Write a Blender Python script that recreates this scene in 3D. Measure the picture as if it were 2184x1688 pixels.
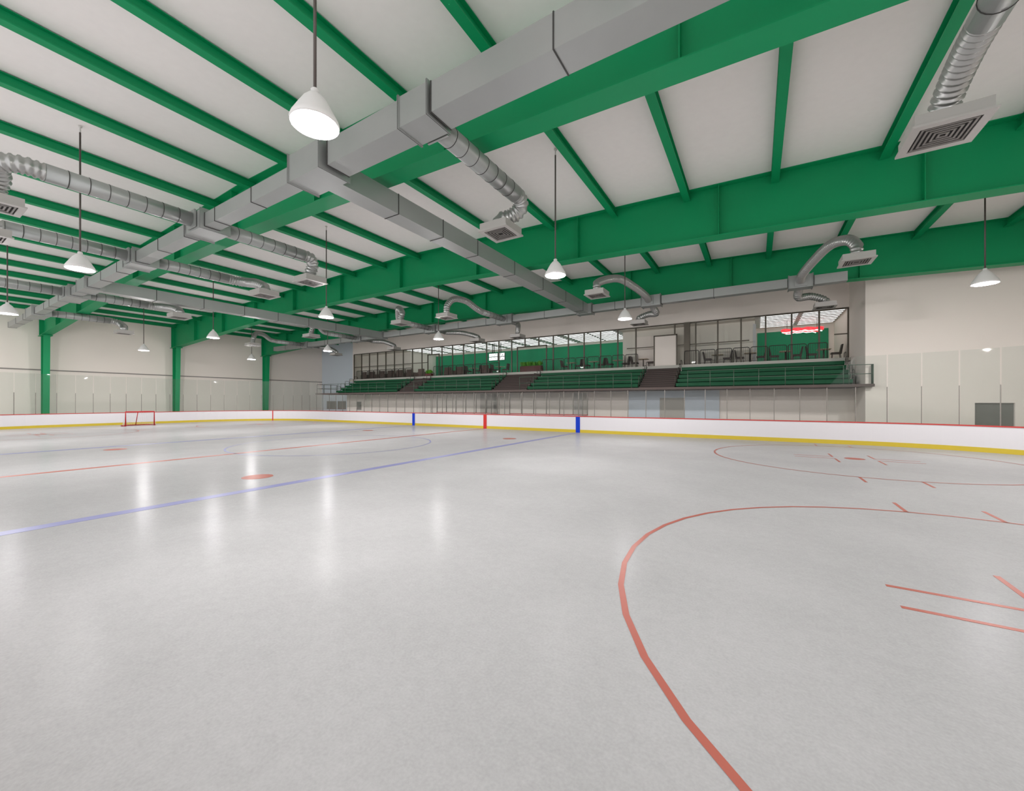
import bpy, math, random
from mathutils import Vector, Matrix
random.seed(7)
for o in list(bpy.data.objects): bpy.data.objects.remove(o)
S = bpy.context.scene
COL = S.collection
PI = math.pi

# ------------------------------------------------------------------ camera, world, exposure
FPX, HOR, TH, CAMZ = 848.4, 856.3, 0.551, 2.105
cam_d = bpy.data.cameras.new('camera'); cam = bpy.data.objects.new('camera', cam_d); COL.objects.link(cam)
cam.location = (17.84, -12.36, CAMZ)
cam.rotation_euler = (PI/2, 0, TH)
cam_d.sensor_fit = 'HORIZONTAL'; cam_d.sensor_width = 36.0
cam_d.lens = 36.0*FPX/2184.0
cam_d.shift_y = (HOR-844.0)/2184.0
cam_d.clip_end = 300; cam_d.clip_start = 0.05
S.camera = cam
SKY = 1.5                # soft daylight entering on the open side behind the camera
w = bpy.data.worlds.new('world'); S.world = w; w.use_nodes = True
w.node_tree.nodes['Background'].inputs[0].default_value = (1, .985, 1, 1)
w.node_tree.nodes['Background'].inputs[1].default_value = SKY
S.view_settings.view_transform = 'Standard'; S.view_settings.look = 'None'
S.view_settings.gamma = 1.0; S.view_settings.use_curve_mapping = False
S.view_settings.exposure = -0.06
LAMP_W = 1380.0          # watts of each pendant lamp
ROOM_W = 2.6            # radiance of the lounge ceiling lights

# ------------------------------------------------------------------ materials
def srgb(r, g, b):
    f = lambda v: (v/12.92 if v <= .04045 else ((v+.055)/1.055)**2.4)
    return (f(r/255), f(g/255), f(b/255), 1)
def mat(name, col, rough=.6, metal=0., spec=.5, noise=0., scale=3., emit=None, es=0., bump=0., stretch=None):
    m = bpy.data.materials.new(name); m.use_nodes = True
    nt = m.node_tree; b = nt.nodes['Principled BSDF']
    b.inputs['Base Color'].default_value = col
    b.inputs['Roughness'].default_value = rough; b.inputs['Metallic'].default_value = metal
    b.inputs['Specular IOR Level'].default_value = spec
    if emit: b.inputs['Emission Color'].default_value = emit; b.inputs['Emission Strength'].default_value = es
    if noise or bump:
        tc = nt.nodes.new('ShaderNodeTexCoord'); mp = nt.nodes.new('ShaderNodeMapping')
        nz = nt.nodes.new('ShaderNodeTexNoise'); nz.inputs['Scale'].default_value = scale; nz.inputs['Detail'].default_value = 6
        if stretch: mp.inputs['Scale'].default_value = stretch
        nt.links.new(tc.outputs['Object'], mp.inputs[0]); nt.links.new(mp.outputs[0], nz.inputs['Vector'])
        if noise:
            mx = nt.nodes.new('ShaderNodeMix'); mx.data_type = 'RGBA'; mx.blend_type = 'MIX'
            mx.inputs[6].default_value = tuple(c*(1-noise) for c in col[:3])+(1,)
            mx.inputs[7].default_value = tuple(min(1, c*(1+noise)) for c in col[:3])+(1,)
            nt.links.new(nz.outputs['Fac'], mx.inputs[0]); nt.links.new(mx.outputs[2], b.inputs['Base Color'])
        if bump:
            bp = nt.nodes.new('ShaderNodeBump'); bp.inputs['Strength'].default_value = bump
            nt.links.new(nz.outputs['Fac'], bp.inputs['Height']); nt.links.new(bp.outputs[0], b.inputs['Normal'])
    return m
def glass(name, tint, refl, rough=0.02, haze=0., hazecol=(.6, .62, .6, 1)):
    m = bpy.data.materials.new(name); m.use_nodes = True
    nt = m.node_tree; nt.nodes.remove(nt.nodes['Principled BSDF']); out = nt.nodes['Material Output']
    t = nt.nodes.new('ShaderNodeBsdfTransparent'); t.inputs[0].default_value = tint
    g = nt.nodes.new('ShaderNodeBsdfGlossy'); g.inputs['Roughness'].default_value = rough
    d = nt.nodes.new('ShaderNodeBsdfDiffuse'); d.inputs[0].default_value = hazecol
    fr = nt.nodes.new('ShaderNodeLayerWeight'); fr.inputs[0].default_value = .2
    mu = nt.nodes.new('ShaderNodeMath'); mu.operation = 'MULTIPLY'; mu.inputs[1].default_value = refl
    mn = nt.nodes.new('ShaderNodeMath'); mn.operation = 'MINIMUM'; mn.inputs[1].default_value = .4
    nt.links.new(fr.outputs['Fresnel'], mn.inputs[0]); nt.links.new(mn.outputs[0], mu.inputs[0])
    m0 = nt.nodes.new('ShaderNodeMixShader'); m0.inputs[0].default_value = haze
    nt.links.new(t.outputs[0], m0.inputs[1]); nt.links.new(d.outputs[0], m0.inputs[2])
    m1 = nt.nodes.new('ShaderNodeMixShader'); nt.links.new(mu.outputs[0], m1.inputs[0])
    nt.links.new(m0.outputs[0], m1.inputs[1]); nt.links.new(g.outputs[0], m1.inputs[2])
    nt.links.new(m1.outputs[0], out.inputs[0])
    return m
def emis(name, col, s):
    m = bpy.data.materials.new(name); m.use_nodes = True
    b = m.node_tree.nodes['Principled BSDF']; b.inputs['Base Color'].default_value = col
    b.inputs['Emission Color'].default_value = col; b.inputs['Emission Strength'].default_value = s
    return m
M = dict(
 green=mat('green_steel_paint', srgb(6, 148, 92), .5, spec=.3, noise=.05, scale=.6),
 seat=mat('dark_green_seat', srgb(0, 84, 50), .55, spec=.3),
 ceil=mat('white_roof_liner', srgb(244, 239, 236), .9, noise=.03, scale=5),
 wall=mat('warm_white_wall', srgb(240, 231, 223), .85, noise=.012, scale=.8),
 wallb=mat('pale_blue_wall', srgb(212, 221, 230), .85, noise=.012, scale=.8),
 trim=mat('grey_wall_trim', srgb(140, 134, 130), .6),
 conc=mat('grey_concrete', srgb(170, 168, 164), .8, noise=.06, scale=2),
 bcon=mat('brown_grey_concrete', srgb(98, 86, 82), .8, noise=.05, scale=2),
 bstep=mat('brown_stair_tread', srgb(80, 68, 64), .8),
 fascia=mat('pale_fascia', srgb(190, 188, 180), .7),
 board=mat('white_board_plastic', srgb(212, 209, 212), .35, noise=.01, scale=2, stretch=(6, 6, .2)),
 yellow=mat('yellow_kick_plate', srgb(196, 172, 44), .4),
 redcap=mat('red_cap_rail', srgb(186, 48, 44), .4),
 red=mat('red_paint', srgb(190, 28, 22), .4),
 blue=mat('blue_paint', srgb(8, 54, 182), .45, spec=.2),
 post=mat('grey_support_metal', srgb(128, 124, 118), .45, .5),
 rail=mat('dark_rail_metal', srgb(84, 80, 74), .5, .3),
 railb=mat('black_rail_metal', srgb(52, 49, 46), .5, .2),
 railg=mat('grey_green_rail', srgb(92, 110, 96), .5, .3),
 mull=mat('bronze_mullion', srgb(96, 90, 80), .5, .4),
 duct=mat('galvanised_duct', srgb(168, 170, 168), .42, .55, noise=.05, scale=2),
 ductj=mat('dark_duct_joint', srgb(64, 62, 60), .6, .3),
 flex=mat('silver_flexible_hose', srgb(176, 176, 174), .35, .7),
 diff=mat('diffuser_grey', srgb(176, 172, 168), .5, .2),
 slat=mat('diffuser_slat', srgb(120, 116, 112), .5, .3),
 dark=mat('dark_gap', srgb(36, 33, 32), .8),
 shade=mat('white_lamp_shade', srgb(222, 220, 218), .4, emit=(1, .99, .97, 1), es=.03),
 bulb=emis('glowing_lamp_lens', (1, .985, .96, 1), 5.),
 pole=mat('dark_grey_pole', srgb(92, 84, 80), .5, .4),
 mount=mat('white_ceiling_mount', srgb(214, 210, 206), .7),
 chair=mat('dark_brown_chair', srgb(70, 54, 50), .6),
 sofa=mat('brown_upholstery', srgb(112, 90, 84), .8, noise=.1, scale=6),
 table=mat('pale_table_top', srgb(196, 176, 150), .5),
 leaf=mat('bright_green_leaf', srgb(92, 160, 36), .6, noise=.25, scale=12),
 planter=mat('dark_red_planter', srgb(88, 22, 18), .5),
 lgreen=mat('lounge_green_wall', srgb(28, 146, 102), .8),
 iceil=mat('lounge_ceiling', srgb(240, 240, 242), .8),
 troff=emis('lounge_ceiling_light', (1, 1, 1, 1), ROOM_W),
 screen=emis('white_screen', (.95, 1, .98, 1), 1.2),
 neon=emis('red_neon', srgb(240, 60, 70), 1.1), neonw=emis('white_neon', (1, .96, .94, 1), 1.6),
 netw=mat('white_net_cord', srgb(225, 225, 225), .8), netred=mat('red_goal_frame', srgb(176, 22, 30), .4),
 door=mat('grey_door', srgb(176, 172, 164), .6), dwin=mat('dark_grey_window', srgb(120, 120, 114), .4),
 rmark=mat('faded_red_ice_paint', srgb(166, 96, 84), .35, spec=.05), bmark=mat('faded_blue_ice_paint', srgb(132, 134, 174), .35, spec=.05),
 tint=glass('tinted_rink_glass', (.92, .937, .928, 1), .3, haze=.022, hazecol=(.45, .47, .45, 1)),
 clear=glass('clear_rink_glass', (.975, .98, .975, 1), .3, haze=.015),
 lglass=glass('lounge_window_glass', (.95, .965, .955, 1), .35, haze=.01),
)
# ice: pale grey with cloudy mottling and a soft gloss
def ice_mat():
    m = mat('ice', srgb(226, 225, 222), .19, spec=.05)
    nt = m.node_tree; b = nt.nodes['Principled BSDF']
    tc = nt.nodes.new('ShaderNodeTexCoord')
    n1 = nt.nodes.new('ShaderNodeTexNoise'); n1.inputs['Scale'].default_value = .55; n1.inputs['Detail'].default_value = 9; n1.inputs['Roughness'].default_value = .62
    n2 = nt.nodes.new('ShaderNodeTexNoise'); n2.inputs['Scale'].default_value = 9; n2.inputs['Detail'].default_value = 8; n2.inputs['Roughness'].default_value = .75
    n3 = nt.nodes.new('ShaderNodeTexNoise'); n3.inputs['Scale'].default_value = 45; n3.inputs['Detail'].default_value = 5
    for n in (n1, n2, n3): nt.links.new(tc.outputs['Object'], n.inputs['Vector'])
    a = nt.nodes.new('ShaderNodeMath'); a.operation = 'ADD'; nt.links.new(n1.outputs['Fac'], a.inputs[0]); nt.links.new(n2.outputs['Fac'], a.inputs[1])
    a2 = nt.nodes.new('ShaderNodeMath'); a2.operation = 'ADD'; nt.links.new(a.outputs[0], a2.inputs[0]); nt.links.new(n3.outputs['Fac'], a2.inputs[1])
    cr = nt.nodes.new('ShaderNodeValToRGB'); cr.color_ramp.elements[0].position = .35; cr.color_ramp.elements[1].position = .68
    cr.color_ramp.elements[0].color = srgb(158, 158, 158); cr.color_ramp.elements[1].color = srgb(178, 177, 178)
    b.inputs['IOR'].default_value = 1.085
    dv = nt.nodes.new('ShaderNodeMath'); dv.operation = 'DIVIDE'; dv.inputs[1].default_value = 3; nt.links.new(a2.outputs[0], dv.inputs[0])
    nt.links.new(dv.outputs[0], cr.inputs[0]); nt.links.new(cr.outputs[0], b.inputs['Base Color'])
    bp = nt.nodes.new('ShaderNodeBump'); bp.inputs['Strength'].default_value = .06; bp.inputs['Distance'].default_value = .02
    nt.links.new(n2.outputs['Fac'], bp.inputs['Height']); nt.links.new(bp.outputs[0], b.inputs['Normal'])
    return m
M['ice'] = ice_mat()

# ------------------------------------------------------------------ mesh helpers
class MB:
    def __init__(s): s.v = []; s.f = []; s.m = []; s.sm = []
    def add(s, vs, fs, mi=0, smooth=False):
        n = len(s.v); s.v += [tuple(v) for v in vs]
        for f in fs: s.f.append(tuple(i+n for i in f)); s.m.append(mi); s.sm.append(smooth)
        return s
    def box(s, x0, x1, y0, y1, z0, z1, mi=0):
        vs = [(x, y, z) for z in (z0, z1) for y in (y0, y1) for x in (x0, x1)]
        return s.add(vs, [(0, 2, 3, 1), (4, 5, 7, 6), (0, 1, 5, 4), (2, 6, 7, 3), (0, 4, 6, 2), (1, 3, 7, 5)], mi)
    def prism(s, poly, a0, a1, axis='y', mi=0):
        # poly: list of 2D points in the plane normal to axis
        def P(p, a): return {'y': (p[0], a, p[1]), 'x': (a, p[0], p[1]), 'z': (p[0], p[1], a)}[axis]
        n = len(poly); vs = [P(p, a0) for p in poly]+[P(p, a1) for p in poly]
        fs = [tuple(range(n-1, -1, -1)), tuple(range(n, 2*n))]+[(i, (i+1) % n, n+(i+1) % n, n+i) for i in range(n)]
        return s.add(vs, fs, mi)
    def bar(s, p, q, w, h=None, mi=0):       # rectangular bar between two points
        h = h or w; p = Vector(p); q = Vector(q); d = (q-p).normalized()
        up = Vector((0, 0, 1)) if abs(d.z) < .95 else Vector((1, 0, 0))
        a = d.cross(up).normalized(); b = a.cross(d).normalized()
        vs = [c+a*(sx*w/2)+b*(sz*h/2) for c in (p, q) for sx, sz in ((-1, -1), (1, -1), (1, 1), (-1, 1))]
        return s.add(vs, [(3, 2, 1, 0), (4, 5, 6, 7), (0, 1, 5, 4), (1, 2, 6, 5), (2, 3, 7, 6), (3, 0, 4, 7)], mi)
    def tube(s, pts, rad, n=12, mi=0, caps=True):
        pts = [Vector(p) for p in pts]
        if not hasattr(rad, '__len__'): rad = [rad]*len(pts)
        N = len(pts); tang = []
        for i in range(N):
            t = (pts[min(i+1, N-1)]-pts[max(i-1, 0)])
            tang.append(t.normalized() if t.length > 1e-9 else (tang[-1] if tang else Vector((0, 0, 1))))
        ref = Vector((0, 0, 1)) if abs(tang[0].z) < .9 else Vector((1, 0, 0))
        a = (ref-tang[0]*ref.dot(tang[0])).normalized(); vs = []
        for i in range(N):
            a = (a-tang[i]*a.dot(tang[i])).normalized(); b = tang[i].cross(a)
            for k in range(n):
                t = 2*PI*k/n; vs.append(pts[i]+(a*math.cos(t)+b*math.sin(t))*rad[i])
        fs = [(i*n+k, i*n+(k+1) % n, (i+1)*n+(k+1) % n, (i+1)*n+k) for i in range(N-1) for k in range(n)]
        s.add(vs, fs, mi, True)
        if caps:
            m0 = len(s.v)-N*n
            s.f += [tuple(m0+k for k in range(n-1, -1, -1)), tuple(m0+(N-1)*n+k for k in range(n))]; s.m += [mi, mi]; s.sm += [False, False]
        return s
    def lathe(s, prof, n=24, mi=0, c=(0, 0, 0)):
        vs = [(c[0]+r*math.cos(2*PI*k/n), c[1]+r*math.sin(2*PI*k/n), c[2]+z) for r, z in prof for k in range(n)]
        fs = [(i*n+k, i*n+(k+1) % n, (i+1)*n+(k+1) % n, (i+1)*n+k) for i in range(len(prof)-1) for k in range(n)]
        return s.add(vs, fs, mi, True)
    def mesh(s, name, mats):
        me = bpy.data.meshes.new(name); me.from_pydata(s.v, [], s.f)
        for m in (mats if isinstance(mats, (list, tuple)) else [mats]): me.materials.append(M[m] if isinstance(m, str) else m)
        me.polygons.foreach_set('material_index', s.m); me.polygons.foreach_set('use_smooth', s.sm); me.update()
        return me
    def build(s, name, mats, parent=None):
        o = bpy.data.objects.new(name, s.mesh(name, mats)); COL.objects.link(o)
        if parent: o.parent = parent
        return o
def B(*a, **k): return MB().box(*a, **k)
def tag(o, label=None, cat=None, group=None, kind=None):
    if label: o['label'] = label
    if cat: o['category'] = cat
    if group: o['group'] = group
    if kind: o['kind'] = kind
    return o
def empty(name, loc, label, cat, group=None, rz=0):
    o = bpy.data.objects.new(name, None); COL.objects.link(o); o.location = loc; o.rotation_euler = (0, 0, rz)
    o.empty_display_size = .1
    return tag(o, label, cat, group)
def dup(o, loc, rz=None, label=None, group=None):
    r = o.copy(); COL.objects.link(r); r.location = loc
    if rz is not None: r.rotation_euler = (0, 0, rz)
    if label: r['label'] = label
    if group: r['group'] = group
    def rec(src, dst):
        for ch in src.children:
            c = ch.copy(); COL.objects.link(c); c.parent = dst; rec(ch, c)
    rec(o, r)
    return r
def struct(name, mb, mats, label=None):
    return tag(mb.build(name, mats), label, None, None, 'structure')
ORD = ['', 'first', 'second', 'third', 'fourth', 'fifth', 'sixth', 'seventh', 'eighth', 'ninth', 'tenth', 'eleventh', 'twelfth',
       'thirteenth', 'fourteenth', 'fifteenth', 'sixteenth', 'seventeenth', 'eighteenth', 'nineteenth', 'twentieth']
def ordn(n):
    if n <= 20: return ORD[n]
    t = {2: 'twenty', 3: 'thirty', 4: 'forty'}[n//10]
    return t+'-'+ORD[n % 10] if n % 10 else {'twenty': 'twentieth', 'thirty': 'thirtieth', 'forty': 'fortieth'}[t]

# ------------------------------------------------------------------ building shell (origin = centre of the rink, +Y towards the stands)
XW, YN, XR = -35.9, -16.5, 36.0
YG, YREC, XREC, YR = 21.0, 27.0, 22.95, 16.5       # lounge glass line, lounge back, recess side, wall right of the stands
def ZD(X): return 10.95-.019*abs(X) if X < 0 else 10.95-.028*X
def ZB(X):
    if X >= 0: return 9.05-.032*X
    if X > -13: return 9.07
    return 9.07-(-13-X)*.0545
struct('floor', B(XW, XR, YN, 27, -.12, -.03), 'conc')
mb = MB()
for a, b in ((XW-.1, 0), (0, XR+.1)):
    mb.prism([(a, ZD(a)), (b, ZD(b)), (b, ZD(b)+.15), (a, ZD(a)+.15)], YN-.1, 27)
struct('ceiling', mb, 'ceil')
struct('wall_far', B(XW-.2, XW, YN, 22.6, -.03, 10.3), 'wall')
struct('trim_1', B(XW, XW+.06, YN, 22.4, 4.82, 4.92), 'trim')
struct('wall_far_corner', B(XW, -26.9, 22.4, 22.6, -.03, 10.5), 'wallb')
struct('wall_right', B(XR, XR+.2, YN, 27, -.03, 10.2), 'wall')
mb = B(XREC, 27.08, YR, YR+.2, -.03, 10.5); mb.box(28.4, XR, YR, YR+.2, -.03, 10.4); mb.box(27.08, 28.4, YR, YR+.2, 2.02, 10.3)
struct('wall_stands_right', mb, 'wall')
struct('door_1', B(27.08, 28.4, YR+.12, YR+.2, -.03, 2.02), 'dwin')
struct('wall_recess_side', B(XREC, XREC+.15, YR+.2, YREC, -.03, 10.2), 'wall')
struct('wall_lounge_upper', MB().prism([(-26.9, 8.2), (XREC, 8.2), (XREC, ZD(XREC)), (0, ZD(0)), (-26.9, ZD(-26.9))], YG, YG+.2, 'y'), 'wall')
struct('wall_lounge_side', B(-27.05, -26.9, YG, YREC, -.03, 10.5), 'wall')
struct('wall_under_stands', B(-26.2, XREC, 19.5, 19.65, -.03, 2.88), 'wall')
struct('wall_under_stands_blue', B(9.2, 15.6, 19.38, 19.5, -.03, 2.88), 'wallb')
struct('door_2', B(11.57, 13.29, 19.33, 19.38, -.03, 2.36), 'door')
for i, (a, b) in enumerate(((-34.64, -32.5), (-32.15, -30.4), (-28.2, -27.35))):
    struct('window_%d' % (i+1), B(a, b, 22.32, 22.4, 1.0, 2.12), 'dwin')
struct('window_4', B(-24.2, -23.4, 19.42, 19.5, 1.05, 2.05), 'dwin')
# lounge interior
struct('floor_lounge', B(-26.9, XREC, 20.4, YREC, 4.65, 4.9), 'fascia')
struct('ceiling_lounge', B(-26.9, XREC, YG+.2, YREC, 8.22, 8.35), 'iceil')
mb = B(-26.9, XREC, 26.85, YREC, 4.9, 8.22)
struct('wall_lounge_back', mb, 'wall')
struct('wall_lounge_green', B(-17.9, 7.6, 26.78, 26.85, 4.9, 7.95).box(17.9, 22.6, 26.78, 26.85, 4.9, 7.8), 'lgreen')
struct('wall_partition_left', B(-26.9, -17.9, 22.3, 26.85, 4.9, 8.22), 'wall')
struct('wall_partition_right', B(7.9, 17.75, 22.3, 26.85, 4.9, 8.22), 'wall')
struct('trim_2', B(17.62, 17.82, 22.22, 22.3, 4.9, 7.85), 'board')
struct('ceiling_soffit', B(7.9, 17.75, YG+.2, 22.3, 8.1, 8.22).box(-26.9, -17.9, YG+.2, 22.3, 8.1, 8.22), 'wall')
# seams of the plank-like lounge ceiling lights
rowsy = [21.5, 22.1, 22.7, 23.4, 24.1, 24.8, 25.5, 26.2]
n = 0
tr = None
for xs, room in (([-16.5, -13.6, -10.7, -7.8, -4.9, -2.0, .9, 3.8, 6.2], 'middle'), ([19.2, 21.7], 'right')):
    for ix, x in enumerate(xs):
        for iy, y in enumerate(rowsy):
            lab = 'slim ceiling light in %s lounge room, %s from left, %s row from the glass' % (room, ORD[ix+1], ORD[iy+1])
            if tr is None:
                tr = empty('ceiling_light', (x, y, 8.2), lab, 'ceiling light', 'slim lights in the lounge ceiling')
                B(-1.15, 1.15, -.13, .13, -.03, .02).build('frame', 'iceil', tr)
                B(-1.1, 1.1, -.07, .07, -.035, -.028).build('diffuser', 'troff', tr)
            else: dup(tr, (x, y, 8.2), label=lab)

# ------------------------------------------------------------------ steel portal frames
FY = [(-4.1, 'nearest'), (5.1, 'middle'), (14.2, 'furthest')]
STX = [-30.0, -24.1, -18.3, -12.5, -6.7, -.85, 5.0, 10.8, 16.6, 22.3, 28.1, 33.8]
HW = .30
for fy, nm in FY:
    root = empty('portal_frame', (-35.1, fy, 0), 'green steel roof frame, %s of the three, %s' % (nm, {
        'nearest': 'passing above the main air duct', 'middle': 'crossing the middle of the ceiling', 'furthest': 'closest to the stands'}[nm]), 'roof frame', 'green portal frames')
    def off(mb): mb.v = [(x+35.1, y, z) for x, y, z in mb.v]; return mb
    xs = [-35.45, -30, -24, -18, -13, -8, 0, 6, 12, 18, 24, 30, 35.9]
    top = [(x, ZD(x)-.03) for x in xs]; bot = [(x, ZB(x)) for x in xs]
    off(MB().prism(bot+top[::-1], -.012, .012)).build('rafter_web', 'green', root)
    mb = MB()
    for (x0, z0), (x1, z1) in zip(bot, bot[1:]): mb.prism([(x0, z0-.03), (x1, z1-.03), (x1, z1), (x0, z0)], -HW, HW)
    off(mb).build('bottom_flange', 'green', root)
    mb = MB()
    for (x0, z0), (x1, z1) in zip(top, top[1:]): mb.prism([(x0, z0), (x1, z1), (x1, z1+.025), (x0, z0+.025)], -HW, HW)
    off(mb).build('top_flange', 'green', root)
    for x in STX:
        if x > 35: continue
        off(B(x-.012, x+.012, -HW+.05, HW-.05, ZB(x), ZD(x)-.03)).build('stiffener', 'green', root)
    # end plate closing the rafter above the column
    off(B(-35.48, -35.45, -HW, HW, ZB(-35.4), ZD(-35.4)-.03)).build('end_plate', 'green', root)
    zc = ZB(-34.9)-.03
    off(B(-35.75, -34.3, -HW-.03, HW+.03, zc-.06, zc)).build('column_cap', 'green', root)
    zc -= .06
    off(MB().prism([(-35.4, 0), (-34.85, 0), (-34.5, zc), (-35.4, zc)], -.012, .012)).build('column_web', 'green', root)
    off(B(-35.43, -35.4, -.2, .2, 0, zc)).build('outer_flange', 'green', root)
    off(MB().prism([(-34.85, 0), (-34.82, 0), (-34.47, zc), (-34.5, zc)], -.2, .2)).build('inner_flange', 'green', root)
    off(B(-35.5, -34.7, -HW-.06, HW+.06, -.03, .02)).build('base_plate', 'green', root)

# purlins: one piece per bay
bays = [(YN, FY[0][0]-.02, 'nearest the camera, before the nearest frame', YN), (FY[0][0]+.02, FY[1][0]-.02, 'between nearest and middle frames', 0),
        (FY[1][0]+.02, FY[2][0]-.02, 'between middle and furthest frames', 0), (FY[2][0]+.02, YG, 'beyond the furthest frame', 0)]
PX = [.6+2.97*k for k in range(-12, 12)]
for y0, y1, nm, _ in bays:
    for i, x in enumerate(PX):
        ye = y1
        if nm.startswith('beyond') and x > XREC: ye = YR
        if nm.startswith('beyond') and x < -26.9: ye = 22.4
        z = ZD(x+.13 if x > 0 else x-.13)-.032
        mb = MB().prism([(x-.125, z-.015), (x-.125, z), (x+.125, z), (x+.125, z-.015), (x+.02, z-.015), (x+.02, z-.27), (x+.125, z-.27), (x+.125, z-.3), (x-.125, z-.3), (x-.125, z-.27), (x-.02, z-.27), (x-.02, z-.015)], y0, ye)
        o = mb.build('roof_purlin', 'green')
        tag(o, 'green purlin %s, %s from the far wall' % (nm, ordn(i+1)), 'purlin', 'green purlins under the roof')

# ------------------------------------------------------------------ ice sheet and its painted marks
def rrect(hx, hy, r, n=16):
    pts = []
    for cx, cy, a0 in ((hx-r, hy-r, 0), (-hx+r, hy-r, PI/2), (-hx+r, -hy+r, PI), (hx-r, -hy+r, 3*PI/2)):
        for k in range(n+1):
            a = a0+PI/2*k/n; pts.append((cx+r*math.cos(a), cy+r*math.sin(a)))
    return pts
HX, HY, RC = 30.48, 12.71, 8.53
BT = .14
ice = MB().prism(rrect(HX, HY, RC, 24), -.03, 0, 'z').build('ice_sheet', 'ice')
tag(ice, 'pale grey ice sheet filling the rink inside the white boards', 'ice')
def mark(name, mb, m): return mb.build(name, m, ice)
Z0, Z1 = .0005, .003
for x, nm in ((-7.63, 'far'), (7.63, 'near')): mark('blue_line', B(x-.15, x+.15, -HY, HY, Z0, Z1), 'bmark')
mark('centre_line', B(-.12, .12, -HY, HY, Z0, Z1), 'rmark')
def ring(cx, cy, r, w, n=44):
    mb = MB(); vs = []
    for k in range(n):
        a = 2*PI*k/n
        for rr in (r-w/2, r+w/2): vs.append((cx+rr*math.cos(a), cy+rr*math.sin(a), Z1))
    return mb.add(vs, [(2*k, 2*k+1, (2*k+3) % (2*n), (2*k+2) % (2*n)) for k in range(n)])
def disc(cx, cy, r, n=32): return MB().prism([(cx+r*math.cos(2*PI*k/n), cy+r*math.sin(2*PI*k/n)) for k in range(n)], Z0, Z1, 'z')
mark('centre_circle', ring(0, 0, 4.57, .07), 'bmark')
for x in (-6.0, 6.0):
    for y in (-6.63, 6.63): mark('neutral_spot', disc(x, y, .38), 'rmark')
for sx in (-1, 1):
    for y in (-6.53, 6.6):
        cx = sx*20.9
        mark('faceoff_circle', ring(cx, y, 4.57, .065), 'rmark')
        mark('faceoff_spot', disc(cx, y, .3), 'rmark')
        for dx in (-.63, .63):
            for s in (-1, 1):
                mark('hash_mark', B(cx+dx-.03, cx+dx+.03, min(y+s*4.52, y+s*5.35), max(y+s*4.52, y+s*5.35), Z0, Z1), 'rmark')
        for dx in (-1, 1):
            for dy in (-1, 1):
                x0, x1 = cx+dx*.6, cx+dx*1.8
                y0, y1 = y+dy*.28, y+dy*1.3
                a, b, c, e = x0, x1, y0, y1
                mark('faceoff_corner_mark', MB().prism([(a-dx*.03, c-dy*.03), (b, c-dy*.03), (b, c+dy*.03), (a+dx*.03, c+dy*.03), (a+dx*.03, e), (a-dx*.03, e)][::dx*dy], Z0, Z1, 'z'), 'rmark')
mark('goal_line', B(-27.13-.025, -27.13+.025, -10.9, 10.9, Z0, Z1), 'rmark')

# ------------------------------------------------------------------ dasher boards
def loop_strip(o_in, o_out, z0, z1):
    a = rrect(HX+o_in, HY+o_in, RC+o_in, 24); b = rrect(HX+o_out, HY+o_out, RC+o_out, 24); n = len(a)
    vs = [(x, y, z) for z in (z0, z1) for P in (a, b) for x, y in P]
    fs = []
    for i in range(n):
        j = (i+1) % n
        fs += [(i, j, 2*n+j, 2*n+i), (n+j, n+i, 3*n+i, 3*n+j), (2*n+i, 2*n+j, 3*n+j, 3*n+i), (j, i, n+i, n+j)]
    return MB().add(vs, fs)
bd = empty('dasher_boards', (0, 0, 0), 'white rink boards with yellow kick plate and red cap rail', 'rink boards')
loop_strip(0, .05, -.03, 1.06).build('board_facing', 'board', bd)
loop_strip(.05, BT, -.03, 1.06).build('board_backing', 'post', bd)
loop_strip(-.012, .0, 0, .2).build('kick_plate', 'yellow', bd)
loop_strip(-.02, BT+.02, 1.06, 1.11).build('cap_rail', 'redcap', bd)
for x, m, nm in ((-7.63, 'blue', 'blue_stripe'), (7.63, 'blue', 'blue_stripe'), (0, 'red', 'red_stripe')):
    B(x-.15, x+.15, HY-.02, HY-.012, 0, 1.06).box(x-.15, x+.15, -HY+.012, -HY+.02, 0, 1.06).build(nm, m, bd)
ang = math.acos((27.13-21.95)/RC); gy = 4.18+RC*math.sin(ang)
px_, py_ = -27.13, gy
d = Vector((-(27.13-21.95)/RC, math.sin(ang), 0)); t = Vector((-d.y, d.x, 0)); p = Vector((px_, py_, 0))-d*.016
mb = MB(); vs = [p+t*s+Vector((0, 0, z)) for z in (0, 1.06) for s in (-.05, .05)]; mb.add(vs+[v+d*.008 for v in vs], [(0, 1, 3, 2), (4, 6, 7, 5), (0, 2, 6, 4), (1, 5, 7, 3), (0, 4, 5, 1), (2, 3, 7, 6)])
mb.build('goal_line_stripe', 'red', bd)

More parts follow.
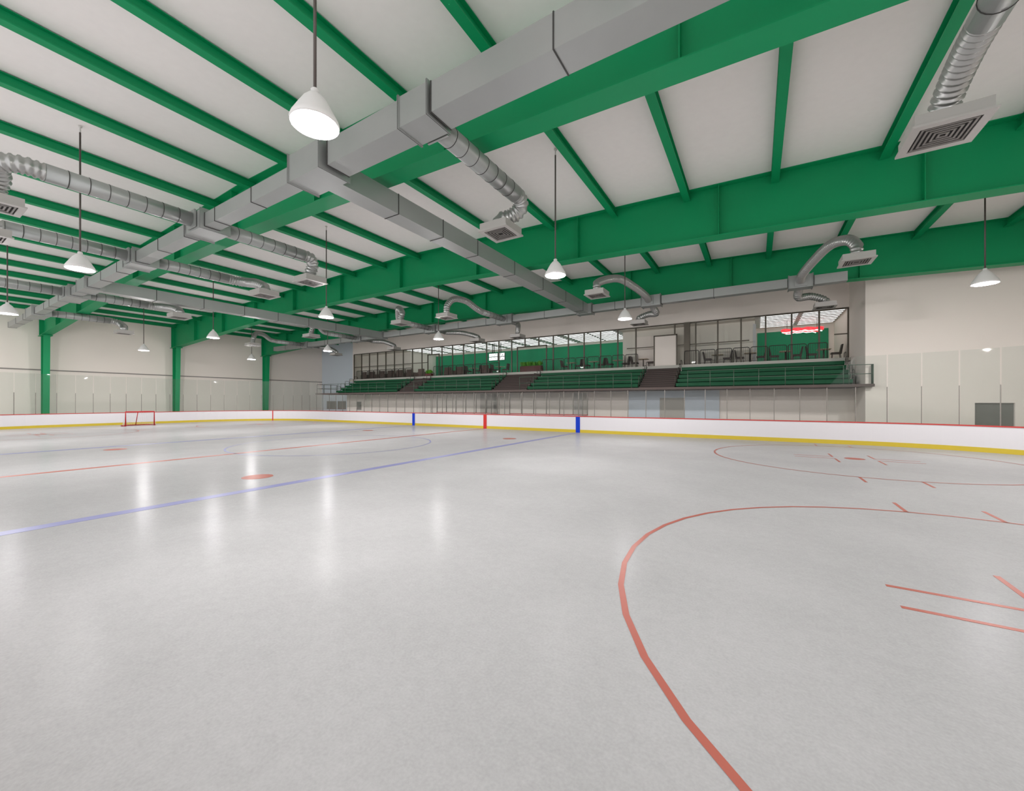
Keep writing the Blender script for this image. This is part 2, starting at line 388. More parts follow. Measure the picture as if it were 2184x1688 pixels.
# ------------------------------------------------------------------ glass above the boards
GO = .07
def arc_pts():
    P = []   # (x, y) support nodes from the right corner round to the near-left corner
    n = 12
    for k in range(9, 0, -1):
        a = PI/2-PI/2*k/n; P.append((21.95+(RC+GO)*math.cos(a), 4.18+(RC+GO)*math.sin(a), 'right'))
    for k in range(0, 41): P.append((21.95-k*1.0975, HY+GO, 'side'))
    for k in range(1, 13):
        a = PI/2+PI/2*k/12; P.append((-21.95+(RC+GO)*math.cos(a), 4.18+(RC+GO)*math.sin(a), 'end'))
    for k in range(1, 9): P.append((-HX-GO, 4.18-8.36*k/8, 'end'))
    for k in range(1, 10):
        a = PI+PI/2*k/12; P.append((-21.95+(RC+GO)*math.cos(a), -4.18+(RC+GO)*math.sin(a), 'end'))
    return P
GP = arc_pts()
ZL, ZH = 2.78, 4.28
for i in range(len(GP)-1):
    (x0, y0, s0), (x1, y1, s1) = GP[i], GP[i+1]
    zone = s1 if s1 != 'side' else ('right' if s0 == 'right' else 'side')
    a = Vector((x0, y0, 0)); b = Vector((x1, y1, 0)); u = (b-a).normalized(); nrm = Vector((-u.y, u.x, 0)); L = (b-a).length
    h0 = h1 = ZH if zone != 'side' else ZL
    if i == 9: h0 = ZH-.0; h1 = ZL
    if i == 9+39: h0 = ZL; h1 = ZH
    if zone == 'side':
        k = i-8; dist = (x0+x1)/2
        ref = [(7.63, 'nearer blue stripe'), (0, 'red centre stripe'), (-7.63, 'further blue stripe')]
        rx, rn = min(ref, key=lambda r: abs(dist-r[0])); c = int(abs(dist-rx)/1.0975)+1
        lab = 'low clear glass pane on the boards, %s %s of the %s' % (ordn(c), 'right' if dist > rx else 'left', rn)
        grp = 'low glass panes in front of the stands'
        if i in (9, 48): lab = 'glass pane with slanted top edge at the %s end of the stands' % ('right' if i == 9 else 'left')
    elif zone == 'right':
        lab = 'tall glass pane before the right-hand wall, %s right of the slanted pane' % ordn(9-i); grp = 'tall glass panes at the right corner'
    else:
        k = i-48; lab = 'tall tinted far-end glass pane, %s from the slanted pane left of the stands' % ordn(k); grp = 'tall glass panes at the far end'
    root = empty('glass_panel', ((a+b)/2+Vector((0, 0, 1.11))), lab, 'glass panel', grp, math.atan2(u.y, u.x))
    hl = L/2-.012
    m = 'clear' if zone == 'side' and i not in (9, 48) else 'tint'
    MB().prism([(-hl+.025, 0), (hl, 0), (hl, h1-1.11), (-hl+.025, h0-1.11)], -.006, .006).build('pane', m, root)
    B(-L/2+.002, -L/2+.034, -.018, .018, 0, 1.67).build('support_post', 'post', root)

# ------------------------------------------------------------------ players' benches behind the boards
for (xa, xb, nm) in ((-7.3, -.6, 'left'), (.6, 7.3, 'right')):
    r = empty('player_box', ((xa+xb)/2, 14.0, -.03), 'walled player box with glass behind the boards, %s of the red centre stripe' % nm, 'player box', 'player boxes')
    w2 = (xb-xa)/2
    B(-w2, w2, 1.3, 1.4, 0, 1.1).box(-w2, -w2+.08, -1.1, 1.3, 0, 1.1).box(w2-.08, w2, -1.1, 1.3, 0, 1.1).build('low_wall', 'board', r)
    B(-w2-.02, w2+.02, 1.27, 1.43, 1.1, 1.15).build('cap_rail', 'redcap', r)
    B(-w2+.1, w2-.1, .8, 1.15, .4, .46).build('bench_seat', 'table', r)
    for sx in (-w2+.6, 0, w2-.6): B(sx-.04, sx+.04, .85, 1.1, 0, .4).build('bench_leg', 'rail', r)
    B(-w2, w2, 1.33, 1.342, 1.15, 2.74).build('back_glass', 'clear', r)
    for s in (-1, 1): B(s*(w2-.04)-.006, s*(w2-.04)+.006, -1.05, 1.3, 1.1, 2.74).build('side_glass', 'clear', r)
    k = 0
    while k <= 6:
        x = -w2+2*w2*k/6; B(x-.025, x+.025, 1.3, 1.37, 1.1, 2.74).build('glass_post', 'post', r); k += 1
    for s in (-1, 1):
        for yy in (-.3, .5): B(s*(w2-.04)-.02, s*(w2-.04)+.02, yy-.02, yy+.02, 1.1, 2.74).build('glass_post', 'post', r)

# ------------------------------------------------------------------ goal
g = empty('hockey_goal', (-27.13, 0, 0), 'red framed hockey goal with white net at the far end', 'goal')
P_ = lambda x, y, z: (x, y, z)
MB().tube([(0, -.93, .005), (0, -.93, 1.22), (0, .93, 1.22), (0, .93, .005)], .05, 10).build('goal_posts', 'netred', g)
MB().tube([(0, -.93, .045)]+[(-.35-.77*math.sin(t), -1.1*math.cos(t), .045) for t in [PI*k/12 for k in range(13)]]+[(0, .93, .045)], .04, 8).build('base_frame', 'netred', g)
MB().tube([(0, -.93, 1.2), (-.3, -.85, 1.2), (-.5, -.5, 1.2), (-.55, 0, 1.2), (-.5, .5, 1.2), (-.3, .85, 1.2), (0, .93, 1.2)], .025, 8).build('top_frame', 'netred', g)
MB().tube([(-.55, 0, 1.2), (-1.1, 0, .045)], .03, 8).build('centre_brace', 'netred', g)
mb = MB()
def back(u, v):  # u along opening -1..1, v 0 bottom..1 top
    t = PI*(u+1)/2
    b = Vector((-.35*min(1, math.sin(t)*3)-.77*math.sin(t), -1.05*math.cos(t), .05)); tp = Vector((-.55*math.sin(t), -.93*math.cos(t), 1.19))
    return b.lerp(tp, v)
for k in range(25): mb.tube([back(-1+2*k/24, v/4) for v in range(5)], .006, 4, caps=False)
for k in range(11): mb.tube([back(-1+2*j/24, k/10) for j in range(25)], .006, 4, caps=False)
for k in range(1, 12):
    y = -.93+1.86*k/12; xx = -.55*math.sqrt(max(0, 1-(y/.93)**2)); mb.tube([(0, y, 1.2), (xx, y, 1.2)], .006, 4, caps=False)
mb.build('net', 'netw', g)

# ------------------------------------------------------------------ grandstand
YS, ZS = 16.0, 3.05
gs = B(-27.3, 23.25, YS, 16.48, 2.9, ZS).box(-27.3, XREC-.03, 16.48, 20.4, 2.9, ZS).build('grandstand_deck', 'bcon')
tag(gs, 'long brown-grey concrete walkway slab carrying the green seating', 'walkway')
rows, run, rise = 5, .62, .32
SEC = [(-25.6, -15.1, 'leftmost'), (-12.5, -2.8, 'second from the left'), (1.0, 10.35, 'third from the left'), (13.0, 22.6, 'rightmost')]
for a, b, nm in SEC:
    r = empty('bleacher_section', ((a+b)/2, 17.6, ZS), 'dark green stepped bench seating, %s of the four blocks' % nm, 'bleachers', 'green bleacher blocks')
    w2 = (b-a)/2
    for k in range(rows):
        y = k*run; z = (k+1)*rise
        mb = B(-w2, w2, y+.22, 2.8, k*rise, z-.05)
        mb.build('riser', 'seat', r)
        B(-w2, w2, y, y+.34, z-.2, z+.02).build('bench_plank', 'seat', r)
AIS = [(-15.1, -12.5, 'leftmost'), (-2.8, 1.0, 'middle'), (10.35, 13.0, 'rightmost')]
for a, b, nm in AIS:
    r = empty('aisle_stairs', ((a+b)/2, 17.6, ZS), 'brown concrete aisle stairs between green seating blocks, %s of the three' % nm, 'stairs', 'aisle stairs')
    w2 = (b-a)/2-.1
    for k in range(10):
        B(-w2, w2, k*.28, (k+1)*.28, 0, (k+1)*.16).box(-w2, w2, k*.28-.012, k*.28+.04, (k+1)*.16-.03, (k+1)*.16+.004, 1).build('step', ['bstep', 'dark'], r)
# stepped loop handrails beside the aisles and at the outer ends
def stepped(x, lab):
    r = empty('stepped_handrail', (x, 17.6, ZS), lab, 'handrail', 'stepped handrails beside the seating')
    for k in range(rows):
        y = k*run+.05; z = k*rise
        MB().tube([(0, y, z), (0, y, z+.85), (0, y+.05, z+.9), (0, y+run-.12, z+.9), (0, y+run-.07, z+.85), (0, y+run-.07, z)], .022, 8).build('rail_loop', 'rail', r)
        MB().tube([(0, y, z+.45), (0, y+run-.07, z+.45)], .016, 6).build('mid_rail', 'rail', r)
sides = []
for i, (a, b, nm) in enumerate(SEC):
    sides += [(a-.06, 'dark stepped handrail at the left side of the %s green block' % nm.replace(' from the left', '')), (b+.06, 'dark stepped handrail at the right side of the %s green block' % nm.replace(' from the left', ''))]
for x, lab in sides: stepped(x, lab)
# front guard rails
def guard(xa, xb, n, lab, m='railg'):
    r = empty('guard_rail', (xa, YS+.08, ZS), lab, 'guard rail', 'guard rails along the walkway edge'); L = xb-xa
    for k in range(n+1): MB().tube([(L*k/n, 0, 0), (L*k/n, 0, 1.05)], .02, 8).build('post', m, r)
    for z, nm in ((1.05, 'top_rail'), (.55, 'mid_rail')): MB().tube([(-.02, 0, z), (L+.02, 0, z)], .02, 8).build(nm, m, r)
    return r
guard(-27.1, -25.9, 1, 'dark guard rail round the landing left of the seating', 'rail')
guard(-25.7, -15.2, 8, 'thin grey-green guard rail in front of the leftmost green seating block')
guard(-12.4, -2.9, 7, 'thin grey-green guard rail in front of the second green seating block')
guard(1.1, 10.3, 7, 'thin grey-green guard rail in front of the third green seating block')
guard(13.97, 13.97+1.33*6, 6, 'thin grey-green guard rail in front of the rightmost green seating block')
r = guard(22.2, 23.2, 1, 'grey guard rail at the right-hand landing behind tall glass', 'railg')
for y in (.12, .24, .36): MB().tube([(1.0, y, 0), (1.0, y, 1.05)], .02, 8).build('side_post', 'railg', r)
r2 = empty('landing_rail', (-27.15, YS+.1, ZS), 'dark side rail closing the left end of the walkway', 'guard rail')
for y in (0, .9, 1.8, 2.7): MB().tube([(0, y, 0), (0, y, 1.05)], .02, 8).build('post', 'rail', r2)
for z in (.55, 1.05): MB().tube([(0, 0, z), (0, 2.7, z)], .02, 8).build('rail_bar', 'rail', r2)

# ------------------------------------------------------------------ lounge glazing
glz = empty('glazed_front', (-26.85, YG+.05, 4.9), 'bronze framed glass front of the lounge above the seating', 'glass wall')
def G(mb): mb.v = [(x+26.85, y-YG-.05, z-4.9) for x, y, z in mb.v]; return mb
NB = 33; XS = [-26.85+(XREC-.03+26.85)*k/NB for k in range(NB+1)]
doors = [(-13.87, -12.19), (-2.07, 1.1), (10.8, 12.5)]
XS = [x for x in XS if not (10.85 < x < 12.3)]
G(B(-26.85, XREC, YG, YG+.1, 8.13, 8.22)).build('head_rail', 'mull', glz)
G(B(-26.85, XREC, YG, YG+.1, 4.9, 4.95)).build('sill_rail', 'mull', glz)
for x in XS:
    z0 = 4.95
    for a, b in doors:
        if a+.05 < x < b-.05: z0 = 7.36
    G(B(x-.05, x+.05, YG, YG+.1, z0, 8.13)).build('mullion', 'mull', glz)
for a, b in ((-26.85, -13.87), (8.6, 10.8), (12.5, 17.4), (22.2, XREC)): G(B(a, b, YG+.01, YG+.09, 6.47, 6.54)).build('transom', 'mull', glz)
for i, (a, b) in enumerate(doors):
    fr = G(B(a-.04, a+.04, YG-.01, YG+.11, 4.9, 7.36).box(b-.04, b+.04, YG-.01, YG+.11, 4.9, 7.36).box(a-.04, b+.04, YG-.01, YG+.11, 7.3, 7.4)).build('door_frame', 'mull', glz)
G(B(10.85, 12.45, YG+.03, YG+.07, 4.92, 7.3)).build('solid_door', 'wall', glz)
XP = sorted(set(XS))
for a, b in zip(XP, XP[1:]):
    z0 = 4.95
    G(B(a+.035, b-.035, YG+.045, YG+.055, z0 if not (10.6 < (a+b)/2 < 12.6) else 7.4, 8.13)).build('window_pane', 'lglass', glz)
colm = B(-.2, .2, -.17, .17, 0, 3.25).build('square_column', 'mull'); colm.location = (13.3, 20.72, 4.9)
tag(colm, 'square brown column standing in front of the lounge glass', 'column')
# rounded railing panels along the lounge edge
def railpanel(x, w, lab):
    r = empty('railing_panel', (x, 20.5, 4.9), lab, 'railing', 'railing panels before the lounge glass')
    c = .1; h = 1.05
    MB().tube([(0, 0, 0), (0, 0, h-c), (.03, 0, h-.03), (c, 0, h), (w-c, 0, h), (w-.03, 0, h-.03), (w, 0, h-c), (w, 0, 0)], .026, 8).build('outer_loop', 'railb', r)
    n = 8
    mb = MB()
    for k in range(1, n): mb.bar((w*k/n, 0, .08), (w*k/n, 0, h-.01), .016)
    mb.build('balusters', 'railb', r)
    MB().bar((0, 0, .08), (w, 0, .08), .03).build('bottom_rail', 'railb', r)
k = 0
for blk, a, b in (('rightmost', 14.23-1.09, 22.6), ('third', 1.0, 10.35), ('second', -12.5, -2.8), ('leftmost', -25.6, -15.1)):
    x = a; k = 0
    while x+1.0 < b-.02:
        k += 1
        railpanel(x, 1.0, 'dark rounded railing panel above the %s green block, %s from its left end' % (blk, ORD[k])); x += 1.09

# ------------------------------------------------------------------ lounge furniture
def chair_proto(loc, rz, lab):
    r = empty('lounge_chair', loc, lab, 'chair', 'dark lounge chairs', rz)
    B(-.27, .27, -.27, .27, .38, .49).build('seat', 'chair', r)
    MB().prism([(.17, .42), (.27, .42), (.36, 1.02), (.28, 1.02)], -.25, .25, 'y').build('backrest', 'chair', r)
    for sx, sy in ((-1, -1), (1, -1), (1, 1), (-1, 1)): MB().bar((sx*.2, sy*.2, .4), (sx*.24, sy*.21, 0), .035).build('leg', 'chair', r)
    return r
ch = None
def chair(x, y, rz, lab):
    global ch
    if ch is None: ch = chair_proto((x, y, 4.9), rz, lab)
    else: dup(ch, (x, y, 4.9), rz, lab)
def table(x, y, lab, w=.75, mm='table'):
    r = empty('cafe_table', (x, y, 4.9), lab, 'table', 'small lounge tables')
    B(-w/2, w/2, -w/2, w/2, .72, .76).build('tabletop', mm, r)
    MB().tube([(0, 0, .03), (0, 0, .72)], .04, 10).build('pedestal', 'rail', r)
    MB().lathe([(0, 0), (.25, 0), (.25, .03), (0, .03)], 16).build('base', 'rail', r)
# right-hand rooms
T = [(15.3, 21.75, 'in front of the beige partition'), (17.45, 21.75, 'where the beige partition ends'), (19.6, 21.9, 'under the left end of the red neon'), (21.75, 21.9, 'under the right end of the red neon')]
for x, y, d_ in T:
    table(x, y, 'small square lounge table %s' % d_)
    chair(x-.66, y, PI, 'dark lounge chair left of the table %s' % d_)
    chair(x+.66, y, 0, 'dark lounge chair right of the table %s' % d_)
# middle room
T2 = [(-8.0, 'left of the hanging display'), (-4.6, 'right of the hanging display'), (3.3, 'just right of the planter'), (5.45, 'halfway between planter and beige partition'), (7.6, 'where the beige partition begins'), (9.75, 'left of the solid door')]
for x, d_ in T2:
    table(x, 21.85, 'small lounge table %s' % d_)
    chair(x-.7, 21.8, PI, 'dark lounge chair left of the table %s' % d_)
    chair(x+.7, 21.8, 0, 'dark lounge chair right of the table %s' % d_)
def arm_proto(loc, lab):
    r = empty('brown_armchair', loc, lab, 'armchair', 'brown armchairs behind the glass')
    B(-.42, .42, -.35, .3, .12, .42).build('seat_cushion', 'sofa', r)
    B(-.42, .42, -.48, -.3, .12, .95).build('backrest', 'sofa', r)
    for s in (-1, 1): B(s*.48-.07, s*.48+.07, -.45, .3, .1, .6).build('armrest', 'sofa', r)
    for sx in (-1, 1):
        for sy in (-.4, .25): B(sx*.48-.03, sx*.48+.03, sy-.03, sy+.03, 0, .1).build('foot', 'chair', r)
    return r
ap = None
for k, x in enumerate([-25.3, -23.7, -21.9, -20.3, -18.7, -17.0, -15.2, -11.2, -9.6, -6.2]):
    lab = 'brown armchair seen from behind through the lounge glass, %s from the left' % ORD[k+1]
    if ap is None: ap = arm_proto((x, 21.75, 4.9), lab)
    else: dup(ap, (x, 21.75, 4.9), label=lab)
# planters
def plant(loc, w, d_, h, lab, n, pm='planter', lm='leaf'):
    r = empty('planter_box', loc, lab, 'planter', None)
    B(-w/2, w/2, -d_/2, d_/2, 0, h).build('box', pm, r)
    mb = MB()
    for k in range(n):
        x = random.uniform(-w/2+.05, w/2-.05); y = random.uniform(-d_/2+.05, d_/2-.05); a = random.uniform(0, 2*PI); hh = random.uniform(.25, .5); s = random.uniform(.05, .09)
        b = Vector((x, y, h)); tip = b+Vector((math.cos(a)*.16, math.sin(a)*.16, hh)); mid = b.lerp(tip, .5); sd = Vector((-math.sin(a), math.cos(a), 0))*s
        mb.add([b, mid+sd, tip, mid-sd], [(0, 1, 2, 3)]); mb.add([b+Vector((0, 0, .01)), mid+sd*.4+Vector((0, 0, .06)), tip, mid-sd*.4], [(0, 1, 2, 3)])
    tag(mb.build('foliage', lm, r), kind='stuff')
plant((-.75, 21.45, 4.9), 2.3, .4, .62, 'dark red planter of bright green leaves before the middle door opening', 260)
plant((-13.4, 20.75, 4.9), .9, .35, .3, 'small planter of green leaves and pale flowers above the leftmost aisle', 90)
# hanging display cluster
r = empty('hanging_display', (-5.45, 22.5, 4.9), 'cluster of lit white screens hung on dark rods from the lounge ceiling', 'display')
for dx in (-.55, -.35, .25, .5): MB().bar((dx, 0, 2.25), (dx, 0, 3.32), .06).build('hanging_rod', 'dark', r)
B(-1.0, 1.0, -.03, .08, 1.5, 2.28).build('back_frame', 'dark', r)
for iz, z in enumerate((1.54, 1.93)):
    for x0, x1 in ((-.96, -.4), (-.36, .1), (.3, .56), (.6, .97)):
        s_ = B(x0, x1, -.05, -.03, z, z+.32).build('screen', 'screen', r)
        mb = MB()
        for q in range(3):
            u = x0+.06+(x1-x0-.12)*random.random()*.7; zz = z+.05+.2*random.random(); mb.box(u, u+.09, -.056, -.05, zz, zz+.05)
        mb.build('screen_marks', 'dark', s_)
# red neon sculpture in the right room
r = empty('neon_light', (20.7, 24.0, 7.3), 'long wavy red and white neon light in the right lounge room', 'neon light')
def wave(z0, amp, ph, x0=-1.25, x1=1.3): return [(x0+(x1-x0)*k/40, .05*math.sin(k), z0+amp*math.sin(k*.55+ph)+.06*math.sin(PI*k/40)) for k in range(41)]
for z, m, a, ph, rad in ((.17, 'neon', .03, 0, .055), (.07, 'neon', .035, 1, .06), (-.03, 'neonw', .03, 2, .04), (-.1, 'neon', .02, .5, .035), (-.15, 'neonw', .02, 1.5, .03)):
    s = 1-.5*max(0, -z*3); MB().tube(wave(z, a, ph, -1.25*s, 1.3-(1-s)*2), rad, 8).build('neon_tube', m, r)
for x in (-.9, .9): MB().bar((x, 0, .2), (x, 0, .9), .025).build('hanging_rod', 'dark', r)

# ------------------------------------------------------------------ rectangular air ducts
DZ0, DZ1 = 7.89, 8.50
def rect_duct(root, axis, c0, c1, z0, z1, cuts, nm='duct_section'):
    for a, b in zip(cuts, cuts[1:]):
        mb = MB()
        if axis == 'x':
            mb.box(a, b, c0, c1, z0, z1)
            mb.box(a-.012, a+.012, c0-.012, c1+.012, z0-.012, z1+.012, 1)
        else:
            mb.box(c0, c1, a, b, z0, z1)
            mb.box(c0-.012, c1+.012, a-.012, a+.012, z0-.012, z1+.012, 1)
        o = mb.build(nm, ['duct', 'ductj']); o.parent = root
        o.data.transform(Matrix.Translation(-root.location))
md = empty('air_duct', (0, -6.2, 8.2), 'main square air duct running left to right beside the nearest green frame', 'air duct')
rect_duct(md, 'x', -6.49, -6.06, DZ0, 8.30, [-32, -29, -26.4, -24.9], 'duct_section')
rect_duct(md, 'x', -6.49, -6.06, DZ0, 8.30, [-22.7, -20.2, -18.8, -16.1], 'duct_section')
rect_duct(md, 'x', -6.49, -6.06, DZ0, 8.30, [-13.9, -12.6])
rect_duct(md, 'x', -6.47, -6.03, DZ0, 8.32, [-10.9, -8.8, -6.5, -5.2], 'duct_section')
rect_duct(md, 'x', -6.49, -6.06, DZ0, 8.32, [-4.0, -1.65, .74, 1.05], 'duct_section')
rect_duct(md, 'x', -6.49, -6.06, DZ0, 8.32, [2.35, 3.06, 5.35, 7.4], 'duct_section')
rect_duct(md, 'x', -6.44, -5.83, DZ0, 8.50, [8.9, 11.35], 'duct_section')
rect_duct(md, 'x', -6.44, -5.83, DZ0, 8.50, [12.3, 15.0, 17.6, 20.2], 'duct_section')
rect_duct(md, 'x', -6.44, -5.83, DZ0, 8.50, [21.6, 24, 26.5], 'duct_section')
def tee(root, xa, xb, ya, yb, z0, z1, lip='+'):
    mb = B(xa, xb, ya, yb, z0, z1)
    for x in (xa, xb): mb.box(x-.02, x+.02, ya-.03, yb+.03, z0-.03, z1+.03); mb.box(x-.005, x+.005, ya-.034, yb+.034, z0-.034, z1+.034, 1)
    o = mb.build('junction_box', ['duct', 'ductj']); o.parent = root; o.data.transform(Matrix.Translation(-root.location))
tee(md, 7.4, 8.75, -6.55, -5.72, 7.85, 8.54)
tee(md, -12.5, -10.95, -6.55, -5.85, 7.85, 8.42)
for xa, xb in ((1.1, 2.3), (-5.15, -4.05), (-16.0, -13.95), (-24.8, -22.8)): tee(md, xa, xb, -6.58, -5.75, 7.84, 8.45)
for xa, xb in ((11.4, 12.22), (20.25, 21.55)): tee(md, xa, xb, -6.46, -5.78, 7.88, 8.53)
# cross ducts
d2 = empty('air_duct', (8.12, 3, 8.2), 'square cross duct running from the main duct to the wall duct, nearest one', 'air duct')
rect_duct(d2, 'y', 7.82, 8.43, DZ0, 8.5, [-5.70, -3.73, -1.68, .36, 3.18, 6.03, 8.9, 11.6, 12.46])
d3 = empty('air_duct', (-11.6, 3, 8.2), 'square cross duct running to the wall duct, further one on the left', 'air duct')
rect_duct(d3, 'y', -12.05, -11.45, DZ0, 8.48, [-5.83, -3.6, -1.3, 1.0, 3.2, 5.5, 7.8, 10.1, 12.46])
wd = empty('air_duct', (0, 12.8, 8.2), 'long square air duct running along the front of the stands', 'air duct')
segs = [[-30, -27.5, -24.4], [-23.2, -20.2, -17.5, -15.7], [-14.4, -12.2], [-11.3, -9.1, -6.2], [-4.9, -2.5, .2, 1.1], [2.6, 5.2, 7.6], [8.7, 10.2, 11.8], [13.0, 15.8, 19.2], [20.3, 21.6]]
for c in segs: rect_duct(wd, 'x', 12.52, 12.98, 7.96, 8.42, c)
for xa, xb in ((-24.35, -23.25), (-15.65, -14.45), (-12.15, -11.35), (-6.15, -4.95), (1.15, 2.55), (7.65, 8.65), (11.85, 12.95), (19.25, 20.25)): tee(wd, xa, xb, 12.46, 13.06, 7.88, 8.52)

# ------------------------------------------------------------------ round branches with hose and diffuser
def catmull(pts, n=14):
    P = [Vector(p) for p in pts]; P = [2*P[0]-P[1]]+P+[2*P[-1]-P[-2]]; out = []
    for i in range(1, len(P)-2):
        for k in range(n):
            t = k/n; a, b, c, d_ = P[i-1:i+3]
            out.append(.5*((2*b)+(c-a)*t+(2*a-5*b+4*c-d_)*t*t+(3*b-a-3*c+d_)*t**3))
    out.append(P[-2]); return out
def resample(pts, step):
    out = [pts[0]]; acc = 0
    for p, q in zip(pts, pts[1:]):
        L = (q-p).length
        while acc+L >= step:
            f = (step-acc)/L; p = p.lerp(q, f); out.append(p.copy()); L = (q-p).length; acc = 0
        acc += L
    return out
def diffuser(root, c, s=1.0, h=.25):
    x, y, z = c   # z = underside
    d_ = s/2
    o = B(x-d_*.92, x+d_*.92, y-d_*.92, y+d_*.92, z+.03, z+h).build('diffuser_box', 'diff', root)
    mb = MB()
    t = .13*s
    mb.box(x-d_, x+d_, y-d_, y-d_+t, z, z+.04); mb.box(x-d_, x+d_, y+d_-t, y+d_, z, z+.04)
    mb.box(x-d_, x-d_+t, y-d_+t, y+d_-t, z, z+.04); mb.box(x+d_-t, x+d_, y-d_+t, y+d_-t, z, z+.04)
    mb.build('diffuser_rim', 'diff', o)
    mb = MB().box(x-d_+t, x+d_-t, y-d_+t, y+d_-t, z+.028, z+.03, 1)
    q = d_-t-.03
    while q > .06:
        w = .035
        mb.box(x-q, x+q, y-q, y-q+w, z+.004, z+.026); mb.box(x-q, x+q, y+q-w, y+q, z+.004, z+.026)
        mb.box(x-q, x-q+w, y-q+w, y+q-w, z+.004, z+.026); mb.box(x+q-w, x+q, y-q+w, y+q-w, z+.004, z+.026)
        q -= .075
    mb.build('grille', ['slat', 'dark'], o)
def branch(x, y0, y1, dx, dy, lab, R=.235, zc=8.2, arch=None, zd=7.2, s=1.0):
    """round duct from y0 to y1 along Y at x, then a hose to a diffuser centred at (dx, dy)"""
    root = empty('branch_duct', (0, 0, 0), lab, 'branch duct', 'round branch ducts with diffusers')
    sg = 1 if y1 > y0 else -1
    if abs(y1-y0) > .3:
        mb = MB(); mb.tube([(x, y0, zc), (x, y1, zc)], R, 20)
        n = max(1, int(abs(y1-y0)/.38))
        for k in range(1, n):
            y = y0+(y1-y0)*k/n; mb.tube([(x, y-.007, zc), (x, y+.007, zc)], R+.008, 20, 1)
        mb.build('round_duct', ['duct', 'ductj'], root)
    B(x-R-.06, x+R+.06, min(y0, y0+sg*.05), max(y0, y0+sg*.05), zc-R-.05, zc+R+.05).build('collar', 'duct', root)
    if arch is None: arch = [(x, y1+sg*.4, zc), ((x*.75+dx*.25), (y1+sg*.75), zc-.08), ((x*.3+dx*.7), dy-sg*.05, zc-.3)]
    pts = [(x, y1-sg*.02, zc)]+arch+[(dx, dy, zd+.42), (dx, dy, zd+.19)]
    P = resample(catmull(pts), .032)
    mb = MB(); mb.tube(P, [R*(1.0 if i % 4 in (1, 2) else .84) for i in range(len(P))], 18)
    mb.build('flexible_hose', 'flex', root)
    diffuser(root, (dx, dy, zd), s)
    return root
# main duct, stands side
NM = 'round branch duct with diffuser '
branch(11.8, -5.7, -2.35, 11.2, -2.2, NM+'hanging nearest, right of the nearest cross duct', arch=[(11.8, -2.1, 8.16), (11.72, -1.92, 7.98), (11.45, -2.0, 7.75)])
branch(20.9, -5.55, -3.2, 20.85, -1.65, NM+'at the top right corner of the view', zc=8.08, zd=7.15, s=1.1, arch=[(20.9, -2.6, 8.04), (20.88, -2.0, 7.85)])
branch(1.7, -5.7, -2.75, 1.45, -2.3, NM+'hanging left of the nearest cross duct', arch=[(1.7, -2.45, 8.17), (1.55, -2.25, 7.95)])
branch(-4.6, -5.7, -2.9, -2.5, -2.2, NM+'from the second box along the main duct')
branch(-15.0, -5.7, -3.0, -12.2, -2.3, NM+'from the third box along the main duct')
branch(-23.8, -5.7, -2.6, -22.9, -2.1, NM+'at the far left, before the far wall', arch=[(-23.7, -2.2, 8.1), (-23.2, -2.05, 7.8)])
# main duct, near side
branch(1.7, -6.6, -9.85, .9, -10.6, NM+'running to the upper left edge of the view')
branch(-4.6, -6.6, -9.8, -2.5, -10.4, NM+'running left behind the nearest hanging lamp')
branch(-15.0, -6.6, -9.8, -12.2, -10.4, NM+'running left below the nearest hanging lamp')
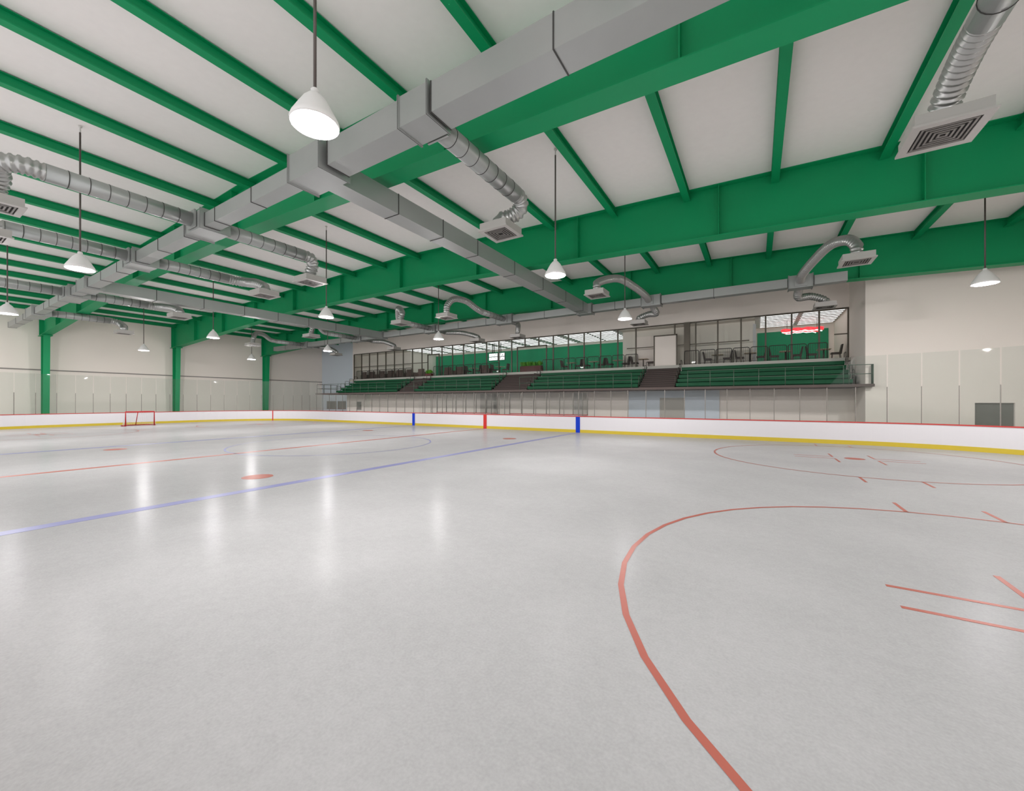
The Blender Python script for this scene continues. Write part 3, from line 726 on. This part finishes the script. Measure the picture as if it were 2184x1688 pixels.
# wall duct
wallb = [(19.75, 21.0, 'rightmost on wall duct'), (12.3, 11.2, 'second from right on wall duct'), (1.9, 1.5, 'third from right on wall duct'),
         (-5.4, -2.5, 'third from left on wall duct'), (-15.0, -12.75, 'second from left on wall duct'), (-23.8, -22.0, 'leftmost on wall duct')]
for i, (x, dx, nm) in enumerate(wallb):
    if i < 2:
        sx = 1 if dx > x else -1
        branch(x, 12.43, 12.3, dx, 6.9 if i == 0 else 6.4, NM+'arching towards the ice, '+nm, R=.2, arch=[(x, 11.6, 8.3), (x+(dx-x)*.25, 10.2, 8.5), (x+(dx-x)*.55, 8.6, 8.58), (x+(dx-x)*.85, 7.4, 8.3), (dx, 6.95 if i == 0 else 6.45, 7.9)], zd=7.25)
        branch(x, 13.09, 13.2, dx, 15.0 if i == 0 else 14.6, NM+'dropping towards the stands, '+nm, R=.2, arch=[(x, 13.75, 8.0), (x+.05, 14.25, 7.75), ((x+dx)/2, 14.75, 7.85)], zd=7.2)
    else:
        branch(x, 12.43, 9.6, dx, 6.5, NM+'reaching towards the ice, '+nm, R=.2, arch=[(x, 9.0, 8.3), (x+(dx-x)*.3, 8.1, 8.6), (x+(dx-x)*.7, 7.1, 8.55), (dx, 6.6, 8.1)], zd=7.25)
        branch(x, 13.09, 14.1, dx, 15.1, NM+'reaching towards the stands, '+nm, R=.2, arch=[(x, 14.4, 8.15), ((x+dx)/2, 14.85, 8.05)], zd=7.2)

# ------------------------------------------------------------------ pendant lamps
LX = [24.85, 12.08, -.6, -13.0, -25.6]
LY = [(-8.75, 'near row'), (-.2, 'middle row'), (8.1, 'row nearest the stands')]
LZ = 6.33
ld = bpy.data.lights.new('lamp_light', 'POINT'); ld.shadow_soft_size = .22; ld.energy = LAMP_W; ld.color = (1, .965, .965)
lp = None
pos = {1: 'rightmost', 2: 'second from the right', 3: 'third from the right', 4: 'fourth from the right', 5: 'leftmost'}
for y, rn in LY:
    for i, x in enumerate(LX):
        yy = 8.75 if (i == 0 and y > 5) else y
        lab = 'white cone pendant lamp, %s in the %s' % (pos[i+1], rn)
        r = empty('pendant_lamp', (x, yy, LZ), lab, 'pendant lamp', 'white pendant lamps')
        H_ = ZD(x)-LZ-.03
        MB().tube([(0, 0, .55), (0, 0, H_-.2)], .024, 10).build('pole', 'pole', r)
        MB().lathe([(.0, H_), (.05, H_), (.05, H_-.03), (.02, H_-.05), (.02, H_-.21), (0, H_-.21)], 14).build('ceiling_mount', 'mount', r)
        if lp is None:
            prof = [(.0, .56), (.045, .56), (.06, .54), (.06, .49), (.10, .46), (.17, .38), (.235, .27), (.29, .17), (.335, .09), (.352, .04), (.345, 0), (.335, 0), (.34, .04), (.32, .09), (.275, .16), (.22, .26), (.16, .36), (.09, .44), (0, .46)]
            sh = MB().lathe(prof, 36).mesh('shade', 'shade'); lens = MB().lathe([(.15, .13), (.28, .13), (.28, .12), (.15, .12)], 32).mesh('lens', 'bulb')
            lp = (sh, lens)
        for nm, me in (('shade', lp[0]), ('lens', lp[1])):
            o = bpy.data.objects.new(nm, me); COL.objects.link(o); o.parent = r
        lo = bpy.data.objects.new('lamp_light', ld); COL.objects.link(lo); lo.parent = r; lo.location = (0, 0, .07)
